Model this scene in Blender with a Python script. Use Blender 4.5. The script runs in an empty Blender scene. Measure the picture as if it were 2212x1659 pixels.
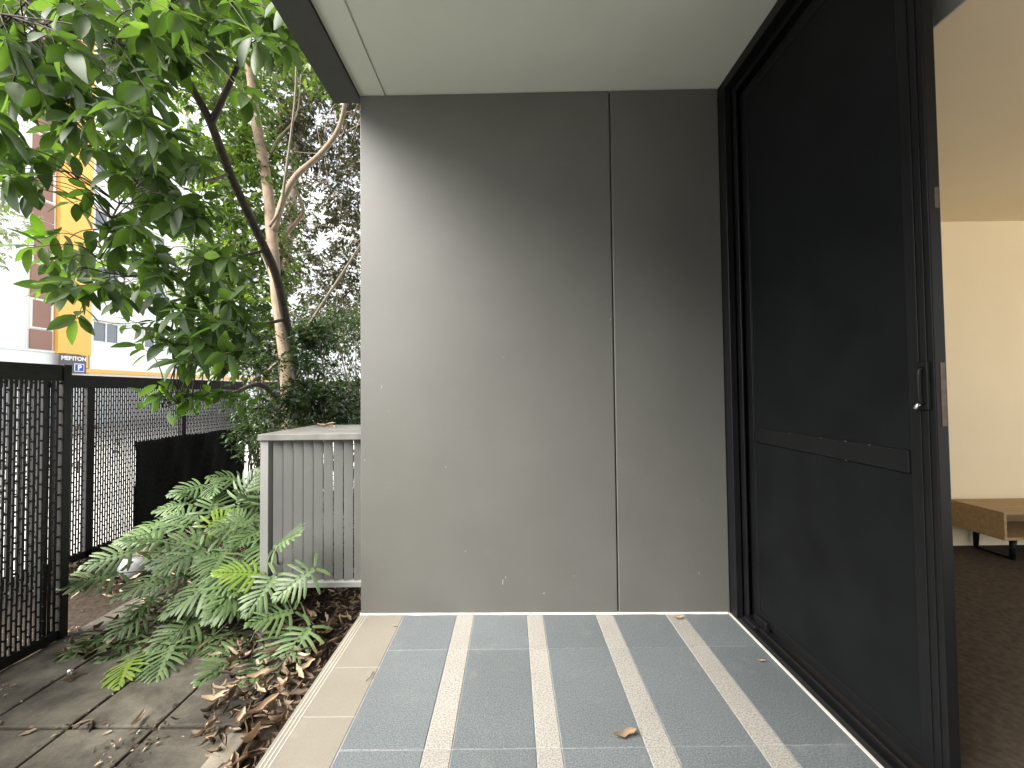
import bpy, bmesh, math, random
import numpy as np
from mathutils import Vector, Matrix

R = math.radians
scene = bpy.context.scene
COL = scene.collection

# ------------------------------------------------------------------ camera
H_CAM = 1.149
PITCH, ROLL, YAW, SHY, FPX = R(1.5), R(0.63), R(0.1), -5.7, 907.0
CAM = Vector((0, 0, H_CAM))
_f = Vector((math.sin(YAW) * math.cos(PITCH), math.cos(YAW) * math.cos(PITCH), math.sin(PITCH)))
_r = Vector((math.cos(YAW), -math.sin(YAW), 0))
_u = _r.cross(_f)
_R = math.cos(ROLL) * _r - math.sin(ROLL) * _u
_U = math.sin(ROLL) * _r + math.cos(ROLL) * _u
cam_data = bpy.data.cameras.new('camera')
cam = bpy.data.objects.new('camera', cam_data)
COL.objects.link(cam)
m = Matrix((_R, _U, -_f)).transposed().to_4x4()
m.translation = CAM
cam.matrix_world = m
cam_data.sensor_width = 36
cam_data.lens = 36 * FPX / 2212
cam_data.shift_y = SHY / 2212
cam_data.clip_start = 0.02
cam_data.clip_end = 2000
scene.camera = cam

# ------------------------------------------------------------------ sky, sun, exposure
SUN_EL, SUN_AZ = R(45), R(-129)          # azimuth from +Y towards +X
sd = Vector((math.sin(SUN_AZ) * math.cos(SUN_EL), math.cos(SUN_AZ) * math.cos(SUN_EL), math.sin(SUN_EL)))
world = bpy.data.worlds.new('World')
scene.world = world
world.use_nodes = True
wn = world.node_tree
bgn = wn.nodes['Background']
sky = wn.nodes.new('ShaderNodeTexSky')
sky.sky_type = 'NISHITA'
sky.sun_disc = False
sky.sun_elevation = SUN_EL
sky.sun_rotation = SUN_AZ
sky.air_density = 1.0
sky.dust_density = 2.0
sky.ozone_density = 1.0
hs = wn.nodes.new('ShaderNodeHueSaturation')
hs.inputs['Saturation'].default_value = 0.22
wn.links.new(sky.outputs[0], hs.inputs['Color'])
wn.links.new(hs.outputs[0], bgn.inputs['Color'])
bgn.inputs['Strength'].default_value = 0.045
sun_d = bpy.data.lights.new('sun', 'SUN')
sun_d.energy = 1.5
sun_d.angle = R(50)
sun_d.color = (1.0, 0.95, 0.88)
sun = bpy.data.objects.new('sun', sun_d)
COL.objects.link(sun)
sun.rotation_euler = sd.to_track_quat('Z', 'Y').to_euler()
sun.location = (-3, -2, 6)
vs = scene.view_settings
vs.view_transform = 'Standard'
vs.look = 'None'
vs.gamma = 1
vs.use_curve_mapping = False
vs.exposure = 3.46
cy = scene.cycles
cy.use_denoising = True
cy.max_bounces = 10
cy.diffuse_bounces = 6
cy.transparent_max_bounces = 12
cy.sample_clamp_indirect = 6
cy.caustics_reflective = False
cy.caustics_refractive = False


# ------------------------------------------------------------------ helpers
def ray(x, y):
    return _f + _R * ((x - 1106) / FPX) - _U * ((y - 829.5 - SHY) / FPX)


def at(x, y, Y):
    """point of the line of sight through photo position x, y at distance Y ahead"""
    d = ray(x, y)
    return CAM + d * (Y / d.y)


def on_z(x, y, Z):
    d = ray(x, y)
    return CAM + d * ((Z - H_CAM) / d.z)


def link(o, parent=None):
    COL.objects.link(o)
    if parent is not None:
        o.parent = parent
    return o


def tag(o, label=None, cat=None, group=None, kind=None):
    if label: o['label'] = label
    if cat: o['category'] = cat
    if group: o['group'] = group
    if kind: o['kind'] = kind
    return o


def empty(name, loc, label, cat, group=None):
    o = bpy.data.objects.new(name, None)
    o.location = loc
    o.empty_display_size = 0.1
    link(o)
    return tag(o, label, cat, group)


class MB:
    """collects shapes; build() links them as one mesh object"""
    def __init__(s):
        s.v = []; s.f = []; s.sm = []

    def add(s, vs_, fs, smooth=False):
        n = len(s.v)
        s.v += [tuple(p) for p in vs_]
        s.f += [tuple(i + n for i in f) for f in fs]
        s.sm += [smooth] * len(fs)

    def box(s, x0, x1, y0, y1, z0, z1):
        s.add([(x0, y0, z0), (x1, y0, z0), (x1, y1, z0), (x0, y1, z0), (x0, y0, z1), (x1, y0, z1), (x1, y1, z1), (x0, y1, z1)],
              [(0, 3, 2, 1), (4, 5, 6, 7), (0, 1, 5, 4), (1, 2, 6, 5), (2, 3, 7, 6), (3, 0, 4, 7)])
        return s

    def bbox(s, x0, x1, y0, y1, z0, z1, b=0.003, seg=1):
        """box with bevelled edges"""
        bm = bmesh.new()
        bmesh.ops.create_cube(bm, size=1)
        for v in bm.verts:
            v.co = Vector((x0 + (v.co.x + .5) * (x1 - x0), y0 + (v.co.y + .5) * (y1 - y0), z0 + (v.co.z + .5) * (z1 - z0)))
        bmesh.ops.bevel(bm, geom=list(bm.edges), offset=b, segments=seg, affect='EDGES', profile=.5)
        bm.verts.index_update()
        s.add([v.co for v in bm.verts], [[v.index for v in f.verts] for f in bm.faces])
        bm.free()
        return s

    def prism(s, poly, z0, z1):
        n = len(poly)
        s.add([(x, y, z0) for x, y in poly] + [(x, y, z1) for x, y in poly],
              [tuple(range(n))[::-1], tuple(range(n, 2 * n))] + [(i, (i + 1) % n, n + (i + 1) % n, n + i) for i in range(n)])
        return s

    def tube(s, pts, radii, n=8, cap=True):
        pts = [Vector(p) for p in pts]
        if not hasattr(radii, '__len__'): radii = [radii] * len(pts)
        vs_ = []; fs = []
        prev = None
        for i, p in enumerate(pts):
            t = (pts[min(i + 1, len(pts) - 1)] - pts[max(i - 1, 0)]).normalized()
            if prev is None:
                a = t.orthogonal().normalized()
            else:
                a = prev - t * prev.dot(t)
                a = a.normalized() if a.length > 1e-6 else t.orthogonal().normalized()
            prev = a
            b = t.cross(a)
            for k in range(n):
                an = 2 * math.pi * k / n
                vs_.append(p + (a * math.cos(an) + b * math.sin(an)) * radii[i])
        for i in range(len(pts) - 1):
            for k in range(n):
                fs.append((i * n + k, i * n + (k + 1) % n, (i + 1) * n + (k + 1) % n, (i + 1) * n + k))
        if cap:
            fs.append(tuple(range(n))[::-1])
            fs.append(tuple(range((len(pts) - 1) * n, len(pts) * n)))
        s.add(vs_, fs, True)
        return s

    def lathe(s, prof, c, n=28):
        c = Vector(c); vs_ = []; fs = []
        for r, z in prof:
            for k in range(n):
                a = 2 * math.pi * k / n
                vs_.append(c + Vector((r * math.cos(a), r * math.sin(a), z)))
        for i in range(len(prof) - 1):
            for k in range(n):
                fs.append((i * n + k, i * n + (k + 1) % n, (i + 1) * n + (k + 1) % n, (i + 1) * n + k))
        s.add(vs_, fs, True)
        return s

    def mesh(s, name, mat):
        me = bpy.data.meshes.new(name)
        me.from_pydata(s.v, [], s.f)
        me.polygons.foreach_set('use_smooth', s.sm)
        if mat: me.materials.append(mat)
        me.update()
        return me

    def build(s, name, mat, parent=None, origin=None):
        if origin is not None:
            o_ = Vector(origin)
            s.v = [tuple(Vector(p) - o_) for p in s.v]
        o = bpy.data.objects.new(name, s.mesh(name, mat))
        if origin is not None: o.location = origin
        link(o)
        if parent is not None:
            o.parent = parent
            # children keep world coordinates: subtract the parent's place
            o.location = Vector(o.location) - world_loc(parent)
        return o


def world_loc(o):
    p = Vector(o.location)
    while o.parent is not None:
        o = o.parent
        p += Vector(o.location)
    return p


def spline(pts, k=6):
    """Catmull-Rom through points (tuples of any length)"""
    P = [np.array(p, float) for p in pts]
    P = [2 * P[0] - P[1]] + P + [2 * P[-1] - P[-2]]
    out = []
    for i in range(1, len(P) - 2):
        for j in range(k):
            t = j / k
            out.append(.5 * (2 * P[i] + (P[i + 1] - P[i - 1]) * t + (2 * P[i - 1] - 5 * P[i] + 4 * P[i + 1] - P[i + 2]) * t * t
                             + (-P[i - 1] + 3 * P[i] - 3 * P[i + 1] + P[i + 2]) * t ** 3))
    out.append(P[-2])
    return out


# ------------------------------------------------------------------ materials
class NT:
    def __init__(s, name):
        s.m = bpy.data.materials.new(name)
        s.m.use_nodes = True
        s.t = s.m.node_tree
        s.b = s.t.nodes['Principled BSDF']
        s.out = s.t.nodes['Material Output']

    def n(s, typ, **kw):
        nd = s.t.nodes.new(typ)
        for k, v in kw.items():
            if k in nd.inputs: nd.inputs[k].default_value = v
            else: setattr(nd, k, v)
        return nd

    def l(s, a, b):
        s.t.links.new(a, b)

    def pos(s):
        return s.n('ShaderNodeNewGeometry').outputs['Position']

    def noise(s, scale, detail=4, rough=.55, vec=None, dist=0.0):
        nd = s.n('ShaderNodeTexNoise')
        nd.inputs['Scale'].default_value = scale
        nd.inputs['Detail'].default_value = detail
        nd.inputs['Roughness'].default_value = rough
        nd.inputs['Distortion'].default_value = dist
        s.l(vec if vec is not None else s.pos(), nd.inputs['Vector'])
        return nd.outputs['Fac']

    def ramp(s, fac, stops):
        nd = s.n('ShaderNodeValToRGB')
        e = nd.color_ramp.elements
        while len(e) < len(stops): e.new(.5)
        for el, (p, c) in zip(e, stops):
            el.position = p
            el.color = (*c, 1) if len(c) == 3 else c
        s.l(fac, nd.inputs['Fac'])
        return nd.outputs['Color']

    def mix(s, fac, a, b, mode='MIX'):
        nd = s.n('ShaderNodeMix', data_type='RGBA', blend_type=mode)
        for sock, v in ((nd.inputs['Factor'], fac), (nd.inputs[6], a), (nd.inputs[7], b)):
            if hasattr(v, 'is_linked'): s.l(v, sock)
            elif isinstance(v, (int, float)): sock.default_value = v
            else: sock.default_value = (*v, 1)
        return nd.outputs[2]

    def math(s, op, a, b=0.0):
        nd = s.n('ShaderNodeMath', operation=op)
        for i, v in enumerate((a, b)):
            if hasattr(v, 'is_linked'): s.l(v, nd.inputs[i])
            else: nd.inputs[i].default_value = v
        return nd.outputs[0]

    def bump(s, h, strength=.3, dist=.002):
        nd = s.n('ShaderNodeBump')
        nd.inputs['Strength'].default_value = strength
        nd.inputs['Distance'].default_value = dist
        s.l(h, nd.inputs['Height'])
        s.l(nd.outputs[0], s.b.inputs['Normal'])

    def base(s, c):
        if hasattr(c, 'is_linked'): s.l(c, s.b.inputs['Base Color'])
        else: s.b.inputs['Base Color'].default_value = (*c, 1)

    def set(s, rough=.5, metal=0, spec=.5):
        s.b.inputs['Roughness'].default_value = rough
        s.b.inputs['Metallic'].default_value = metal
        s.b.inputs['Specular IOR Level'].default_value = spec
        return s


def mk(c):
    return tuple(c)


def plain(name, c, rough=.5, metal=0, spec=.5, var=.12, scale=8, bump=0, bscale=200):
    t = NT(name).set(rough, metal, spec)
    n = t.noise(scale, 5)
    lo = tuple(x * (1 - var) for x in c); hi = tuple(min(1, x * (1 + var)) for x in c)
    t.base(t.ramp(n, [(.3, lo), (.7, hi)]))
    if bump: t.bump(t.noise(bscale, 3), bump, .001)
    return t.m


def paint_wall():
    t = NT('grey_wall_paint').set(.47, 0, .62)
    c = t.ramp(t.noise(1.6, 5), [(.3, (.079, .0785, .071)), (.7, (.096, .0955, .087))])
    # small chips showing the pale render, faint scuffs
    sp = t.n('ShaderNodeTexNoise'); sp.inputs['Scale'].default_value = 26; sp.inputs['Detail'].default_value = 2
    t.l(t.pos(), sp.inputs['Vector'])
    c = t.mix(t.ramp(sp.outputs['Fac'], [(.80, (0, 0, 0)), (.82, (.45, .45, .45))]), c, (.22, .215, .20))
    scf = t.noise(5, 6, .7)
    c = t.mix(t.ramp(scf, [(.62, (0, 0, 0)), (.8, (.35, .35, .35))]), c, (.135, .13, .12))
    t.base(c)
    h = t.math('ADD', t.noise(420, 2), t.math('MULTIPLY', t.noise(60, 3), .6))
    t.bump(h, .35, .0016)
    return t.m


def speckle(name, a, b, d, scale=420, rough=.55, var=.2, stain=None):
    t = NT(name).set(rough, 0, .4)
    c = t.ramp(t.noise(scale, 2, .6), [(.34, a), (.5, b), (.66, d)])
    oi = t.n('ShaderNodeObjectInfo').outputs['Random']
    k = t.math('ADD', t.math('MULTIPLY', oi, var), 1 - var / 2)
    k2 = t.math('ADD', t.math('MULTIPLY', t.noise(3.2, 5, .6), .36), .82)
    hv = t.n('ShaderNodeHueSaturation')
    t.l(t.math('MULTIPLY', k, k2), hv.inputs['Value'])
    t.l(c, hv.inputs['Color'])
    c = hv.outputs[0]
    if stain:
        c = t.mix(t.ramp(t.noise(7, 7, .7), [(.58, (0, 0, 0)), (.75, (.45, .45, .45))]), c, stain)
    t.base(c)
    t.bump(t.noise(scale * .8, 2), .25, .0008)
    return t.m


def leafm(name, c0, c1, c2, transl=.35, rough=.42, spec=.5, tcol=None):
    t = NT(name).set(rough, 0, spec)
    g = t.n('ShaderNodeNewGeometry').outputs['Random Per Island']
    o = t.n('ShaderNodeObjectInfo').outputs['Random']
    f = t.math('FRACT', t.math('ADD', g, o))
    c = t.ramp(f, [(0, c0), (.6, c1), (1, c2)])
    c = t.mix(.35, c, t.mix(t.noise(55, 3), (.55, .55, .55), (1.3, 1.3, 1.3)), 'MULTIPLY')
    t.base(c)
    tr = t.n('ShaderNodeBsdfTranslucent')
    t.l(t.mix(1.0, c, tcol or (1.7, 1.9, .5), 'MULTIPLY'), tr.inputs['Color'])
    ms = t.n('ShaderNodeMixShader')
    ms.inputs[0].default_value = transl
    t.l(t.b.outputs[0], ms.inputs[1]); t.l(tr.outputs[0], ms.inputs[2])
    t.l(ms.outputs[0], t.out.inputs['Surface'])
    return t.m


def barkm(name, a, b, scale=30, rough=.85):
    t = NT(name).set(rough, 0, .25)
    mp = t.n('ShaderNodeMapping'); mp.inputs['Scale'].default_value = (1, 1, .35)
    t.l(t.pos(), mp.inputs['Vector'])
    n = t.noise(scale, 6, .65, mp.outputs[0])
    t.base(t.ramp(n, [(.3, a), (.7, b)]))
    t.bump(n, .6, .006)
    return t.m


def conc(name, a, b, wet, scale=3, rough=.8):
    t = NT(name).set(rough, 0, .35)
    c = t.ramp(t.noise(scale, 8, .65, dist=.4), [(.32, a), (.68, b)])
    c = t.mix(t.ramp(t.noise(1.7, 6, .7), [(.44, (0, 0, 0)), (.60, (.9, .9, .9))]), c, wet)
    c = t.mix(.25, c, t.ramp(t.noise(260, 2), [(.35, (.3, .3, .3)), (.7, (1.4, 1.4, 1.4))]), 'MULTIPLY')
    t.base(c)
    t.bump(t.noise(120, 5, .7), .4, .002)
    return t.m


M = {}
M['wall'] = paint_wall()
M['ceiling'] = plain('ceiling_paint', (.69, .72, .645), .75, var=.05, scale=2, bump=.15, bscale=300)
M['beam'] = plain('beam_paint', (.055, .056, .054), .6, var=.1)
M['joint'] = plain('dark_joint', (.012, .012, .012), .8)
M['caulk'] = plain('pale_sealant', (.45, .44, .40), .6, var=.15, scale=30)
M['tile'] = speckle('blue_grey_tile', (.062, .071, .075), (.094, .106, .111), (.143, .157, .162), 200, .42, .16, (.19, .19, .185))
M['strip'] = speckle('cream_terrazzo', (.125, .118, .106), (.232, .222, .2), (.285, .272, .247), 180, .55, .1)
M['nose'] = speckle('beige_tile', (.145, .129, .104), (.172, .156, .128), (.195, .179, .149), 400, .55, .08, (.27, .23, .17))
M['groove'] = plain('pale_groove', (.38, .36, .31), .6)
M['grout'] = plain('grout', (.20, .21, .21), .9, var=.2, scale=25)
M['darkgrout'] = plain('dark_grout', (.12, .12, .12), .9)
M['black'] = plain('black_powdercoat', (.007, .007, .0075), .4, spec=.16, var=.15, bump=.05)
M['blackmat'] = plain('black_screen_panel', (.0065, .007, .0075), .55, spec=.07, var=.2, scale=5, bump=.25, bscale=900)
M['steel'] = plain('bright_steel', (.6, .6, .6), .25, 1, var=.05)
M['brass'] = plain('worn_brass_plate', (.07, .052, .035), .5, .3, var=.3, scale=60)
M['cream'] = plain('cream_room_paint', (.84, .71, .49), .8, var=.03, scale=2, bump=.08)
M['creamceil'] = plain('cream_room_ceiling_paint', (.80, .68, .48), .85, var=.03, scale=2)
M['greyface'] = plain('pale_recess_paint', (.42, .43, .40), .8, var=.06)
M['carpet'] = plain('brown_carpet', (.060, .048, .036), .95, spec=.1, var=.3, scale=40, bump=.8, bscale=260)
M['metal_grey'] = plain('grey_powdercoat', (.19, .194, .186), .5, spec=.4, var=.07, scale=6, bump=.05)
M['fence'] = plain('black_fence_steel', (.017, .0165, .016), .55, spec=.25, var=.3, scale=20)
M['paver'] = conc('concrete_paver', (.040, .035, .027), (.150, .136, .106), (.019, .0165, .0135))
M['kerb'] = conc('concrete_kerb', (.17, .15, .118), (.24, .215, .17), (.10, .09, .07), 8)
M['soil'] = plain('dark_soil', (.035, .026, .019), .95, spec=.15, var=.5, scale=40, bump=1, bscale=120)
M['street'] = conc('pale_footpath', (.58, .57, .54), (.68, .67, .63), (.50, .49, .47), 2)
M['litter'] = leafm('dead_leaf', (.030, .019, .013), (.125, .086, .058), (.42, .33, .23), .12, .65, .25, (1.2, 1.0, .8))
M['deadleaf'] = leafm('pale_dead_leaf', (.15, .10, .062), (.28, .20, .13), (.44, .35, .245), .15, .6, .25, (1.2, 1.0, .8))
M['treeleaf'] = leafm('broad_green_leaf', (.030, .054, .018), (.054, .096, .031), (.088, .142, .044), .46, .46, .35, tcol=(1.6, 1.75, .6))
M['freshleaf'] = leafm('fresh_green_leaf', (.060, .125, .022), (.085, .165, .032), (.11, .20, .05), .42, .45, .35)
M['midleaf'] = leafm('mid_green_leaf', (.030, .058, .014), (.055, .095, .020), (.120, .150, .030), .42, .45)
M['fineleaf'] = leafm('dull_fine_leaf', (.020, .028, .012), (.038, .046, .018), (.066, .052, .025), .28, .5, tcol=(1.5, 1.3, .6))
M['shrubleaf'] = leafm('dark_shrub_leaf', (.018, .038, .014), (.035, .066, .022), (.085, .125, .045), .28, .32, .6)
M['hazeleaf'] = leafm('haze_paled_leaf', (.16, .19, .12), (.24, .27, .18), (.32, .34, .25), .3, .6)  # lens haze put into the leaf colour as a pale grey green
M['fernleaf'] = leafm('lobed_leaf', (.062, .108, .040), (.102, .162, .062), (.138, .200, .084), .22, .42, .38, (1.4, 1.6, .5))
M['limeleaf'] = leafm('lime_lobed_leaf', (.17, .27, .035), (.20, .30, .05), (.24, .30, .07), .3, .35, .5)
M['stalk'] = plain('green_stalk', (.060, .075, .028), .5, var=.3, scale=30)
M['bark'] = barkm('tan_bark', (.16, .118, .082), (.29, .225, .165), 26)
M['darkbark'] = barkm('dark_bark', (.032, .027, .022), (.080, .068, .056), 40)
M['greybark'] = barkm('grey_bark', (.12, .10, .075), (.22, .19, .15), 30)
M['pot'] = plain('grey_glazed_pot', (.24, .25, .25), .25, var=.08, scale=20)
M['straw'] = plain('dry_roots', (.20, .135, .075), .9, var=.4, scale=60)
M['oak'] = None
M['bwhite'] = plain('white_facade_panel', (.84, .86, .86), .6, var=.03, scale=.4)
M['bpale'] = plain('pale_facade_band', (.72, .73, .71), .7, var=.08, scale=.6)
M['orange'] = plain('orange_facade', (.85, .47, .11), .6, var=.05, scale=.5)
M['mauve'] = plain('brown_facade_panel', (.26, .135, .10), .5, var=.06, scale=1)
M['wframe'] = plain('white_window_frame', (.72, .70, .68), .5, var=.03)
M['glass'] = plain('dim_window_glass', (.10, .12, .14), .08, spec=.8, var=.15, scale=1)
M['signgrey'] = plain('sign_grey', (.085, .082, .085), .5, var=.04)
M['signblue'] = plain('sign_blue', (.02, .05, .42), .4, var=.03)
M['signwhite'] = plain('sign_white', (.8, .8, .8), .5, var=.02)


def wood():
    t = NT('oak_wood').set(.5, 0, .4)
    mp = t.n('ShaderNodeMapping'); mp.inputs['Scale'].default_value = (1.2, 14, 14)
    t.l(t.pos(), mp.inputs['Vector'])
    n = t.noise(3.5, 6, .6, mp.outputs[0], .6)
    t.base(t.ramp(n, [(.3, (.25, .16, .075)), (.7, (.40, .28, .14))]))
    return t.m


M['oak'] = wood()


def shade():
    t = NT('black_shade_cloth').set(.8, 0, .2)
    t.base(t.ramp(t.noise(35, 4, .6), [(.35, (.006, .006, .007)), (.7, (.020, .019, .019))]))
    tr = t.n('ShaderNodeBsdfTransparent')
    ms = t.n('ShaderNodeMixShader')
    t.l(t.ramp(t.noise(14, 4, .6), [(.55, (.0, .0, .0)), (.75, (.10, .10, .10))]), ms.inputs[0])
    t.l(t.b.outputs[0], ms.inputs[1]); t.l(tr.outputs[0], ms.inputs[2])
    t.l(ms.outputs[0], t.out.inputs['Surface'])
    return t.m


M['shade'] = shade()

# ================================================================== SETTING
# ---- ground outside and garden soil
g = MB()
g.add([(-400, -400, -.20), (400, -400, -.20), (400, 400, -.20), (-400, 400, -.20)], [(0, 1, 2, 3)])
tag(g.build('ground', M['street']), kind='structure')
g = MB()
N = 46
xs = np.linspace(-3.62, -.78, N); ys = np.linspace(-2.5, 5.75, N)
rg = np.random.default_rng(3)
vv = [(x, y, -.168 + .012 * math.sin(x * 9 + y * 5) + rg.normal(0, .004)) for y in ys for x in xs]
g.add(vv, [(j * N + i, j * N + i + 1, (j + 1) * N + i + 1, (j + 1) * N + i) for j in range(N - 1) for i in range(N - 1)], True)
tag(g.build('soil', M['soil']), kind='structure')

# ---- garden pavers
paving = bpy.data.objects.new('paved_path', None)
link(paving); paving['kind'] = 'structure'
rp = random.Random(11)
def paver(x0, x1, y0, y1):
    b = MB().bbox(x0, x1, y0, y1, -.19, -.148, .006, 2)
    o = b.build('paver', M['paver'], paving, ((x0 + x1) / 2, (y0 + y1) / 2, -.15))
    o.rotation_euler = (R(rp.uniform(-.5, .5)), R(rp.uniform(-.5, .5)), R(rp.uniform(-.4, .4)))
xj = [-2.44, -2.10, -1.752, -1.41, -1.075]
yj = [-.41, .28, .97, 1.685, 2.37]
for i in range(4):
    for j in range(4):
        paver(xj[i] + .005, xj[i + 1] - .005, yj[j] + .006, yj[j + 1] - .006)
paver(-2.44, -1.95, 2.38, 2.80)
# concrete edging between pavers and litter
k = MB()
for y0, y1 in ((-2.4, -.6), (-.59, .72), (.73, 1.60)):
    k.bbox(-1.065, -.985, y0, y1, -.20, -.105, .006, 2)
tag(k.build('kerb', M['kerb']), kind='structure')

# ---- tiled deck
deck = bpy.data.objects.new('deck_floor', None)
link(deck); deck['kind'] = 'structure'
b = MB().box(-.785, 1.35, -2.75, 2.40, -.22, -.0025)
b.build('grout_bed', M['grout'], deck)
rowY = [2.23, 1.912, 1.386, .858, .33, -.198, -.726, -1.254, -1.782, -2.31, -2.75]
cols = [('tile', -.568, -.296), ('strip', -.293, -.206), ('tile', -.203, .066), ('strip', .069, .149), ('tile', .152, .420),
        ('strip', .423, .507), ('tile', .510, .778), ('strip', .781, .868), ('tile', .871, 1.104)]
for kind, x0, x1 in cols:
    for j in range(len(rowY) - 1):
        y1, y0 = rowY[j] - .0018, rowY[j + 1] + .0018
        gx = .0003
        me = MB().bbox(x0 + gx, x1 - gx, y0, y1, -.012, .0 + rp.uniform(-.0006, .0004), .0012)
        me.build('tile' if kind == 'tile' else 'strip_tile', M['tile' if kind == 'tile' else 'strip'], deck, ((x0 + x1) / 2, (y0 + y1) / 2, 0))
ny = 2.228
j = 0
while ny > -2.7:
    y1 = ny - .0005; y0 = ny - (.43 if j == 0 else .27) + .0005
    b = MB()
    # rounded outer edge
    b.prism([(-.805, y0), (-.571, y0), (-.571, y1), (-.805, y1)], -.04, -.0005)
    nt = b.build('nosing_tile', M['nose'], deck, (-.69, (y0 + y1) / 2, 0))
    bv = nt.modifiers.new('round', 'BEVEL'); bv.width = .004; bv.segments = 2
    gr = MB()
    for gx in (-.790, -.776, -.762):
        gr.box(gx - .0016, gx + .0016, y0, y1, -.002, .0006)
    gr.build('groove', M['groove'], nt)
    ny = y0 - .0005
    j += 1
b = MB().box(1.1035, 1.1125, -2.7, 2.19, -.01, .004)
b.build('sealant', M['caulk'], deck)

# ---- the building this patio belongs to
b_lab = 'grey soffit of the building over the patio with a dark edge beam'
house = empty('apartment_block', (0, 0, 2.755), b_lab, 'building')
ZC = 2.755
b = MB().box(-.655, 1.3, -2.8, 2.35, ZC, ZC + .2)
b.build('soffit', M['ceiling'], house)
b = MB().box(-.800, -.667, -2.8, 2.235, ZC + .002, ZC + .2)
b.build('edge_strip', M['ceiling'], house)
b = MB().box(-.668, -.654, -2.8, 2.235, ZC + .016, ZC + .2)
b.build('drip_groove', M['ceiling'], house)
b = MB().box(-.955, -.804, -2.8, 2.262, ZC - .012, ZC + .32)
b.build('edge_beam', M['beam'], house)
b = MB(); b.box(-.90, 1.5, -3.2, 4.4, 3.1, 9.5); b.box(1.5, 5.75, -.7, 4.4, 3.1, 9.5)
b.build('upper_wall', M['wall'], house)
b = MB().box(1.3, 5.8, -.75, 3.3, 2.80, 3.1)
b.build('floor_slab', M['ceiling'], house)

# ---- rendered end wall with a vertical joint
YL, YR = 2.219, 2.189
def wy(x): return YL + (x + .80) / 1.91 * (YR - YL)
pw = empty('patio_wall', (0.15, 2.5, 0), 'grey painted end wall of the patio split by a vertical joint', 'wall')
def wallpiece(x0, x1, name):
    b = MB().prism([(x0, wy(x0)), (x1, wy(x1)), (x1, 3.08), (x0, 3.08)], -.2, 2.752)
    o = b.build(name, M['wall'], pw)
    bv = o.modifiers.new('edge', 'BEVEL'); bv.width = .004; bv.segments = 2; bv.limit_method = 'ANGLE'
    return o
wallpiece(-.797, .5375, 'wall_panel')
wallpiece(.5435, 1.1132, 'wall_panel')
MB().box(.5374, .5436, wy(.54) + .012, 3.06, -.1, 2.74).build('joint', M['joint'], pw)
b = MB()
seg = np.linspace(-.80, 1.10, 40)
rc = random.Random(4)
wd = [.007 + rc.uniform(0, .004) for _ in seg]
for i in range(39):
    x0, x1 = seg[i], seg[i + 1]
    b.add([(x0, wy(x0) - wd[i], .0015), (x1, wy(x1) - wd[i + 1], .0015), (x1, wy(x1) + .002, .009), (x0, wy(x0) + .002, .009)], [(0, 1, 2, 3)], True)
b.build('sealant_bead', M['caulk'], pw)
# small marks where paint is chipped off
ch = MB()
for px, py, w, h in ((1086, 1258, 3, 12), (1092, 1248, 3, 5), (1508, 1236, 3, 6), (1175, 1282, 5, 4), (785, 995, 4, 3), (822, 836, 3, 6), (962, 1010, 4, 3), (1240, 1244, 3, 2), (1005, 1192, 3, 4), (1318, 690, 3, 5)):
    p = at(px, py, 2.2)
    y = wy(p.x) - .0006
    s = 2.2 / 907 / 2
    ch.add([(p.x - w * s, y, p.z - h * s), (p.x + w * s * .4, y, p.z - h * s * .8), (p.x + w * s, y, p.z + h * s), (p.x - w * s * .2, y, p.z + h * s * .7)], [(0, 1, 2, 3)])
ch.build('chipped_paint', M['beam'] if False else plain('bare_render', (.24, .235, .22), .9), pw)

# added high wall blocking sky light behind the camera, and the house side
pw2 = tag(MB().box(-2.4, 1.3, -4.0, -2.78, -.2, 9.5).build('sky_block_wall', M['wall']), 'unseen grey wall added behind the camera to block sky light', 'wall')
pw3 = tag(MB().box(1.114, 1.34, -2.78, -.05, -.2, 3.1).build('house_wall', M['wall']), 'grey house wall beside the open doorway', 'wall')

# ---- room beyond the sliding door
rm = bpy.data.objects.new('room', None); link(rm); rm['kind'] = 'structure'
RX1, RY0, RY1, RZ = 5.6, -.55, 3.06, 2.372
MB().box(1.115, RX1 + .2, RY0 - .2, RY1 + .1, -.15, .006).build('carpet', M['carpet'], rm)
b = MB()
b.box(1.115, RX1 + .2, RY1, RY1 + .15, -.1, 2.79)
b.build('back_wall', M['cream'], rm)
b = MB(); b.box(RX1, RX1 + .2, RY0, -.4, .006, 2.79); b.box(RX1, RX1 + .2, 2.4, RY1, .006, 2.79); b.box(RX1, RX1 + .2, -.4, 2.4, .006, .08); b.box(RX1, RX1 + .2, -.4, 2.4, 2.3, 2.79); b.build('side_wall', M['cream'], rm)  # unseen wall, its wide opening added to brighten the room
b = MB()
b.box(1.34, 1.7, RY0 - .2, RY0, .006, 2.79); b.box(5.2, RX1 + .2, RY0 - .2, RY0, .006, 2.79)
b.box(1.7, 5.2, RY0 - .2, RY0, 2.34, 2.79); b.box(1.7, 5.2, RY0 - .2, RY0, .006, .04)
b.build('added_window_wall', M['cream'], rm)  # unseen wall with a large opening added to let daylight in
MB().box(1.452, RX1, RY0, RY1, RZ, RZ + .06).build('room_ceiling', M['creamceil'], rm)
MB().box(1.447, 1.452, RY0, RY1, RZ + .001, 2.79).build('curtain_recess', M['greyface'], rm)

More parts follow.
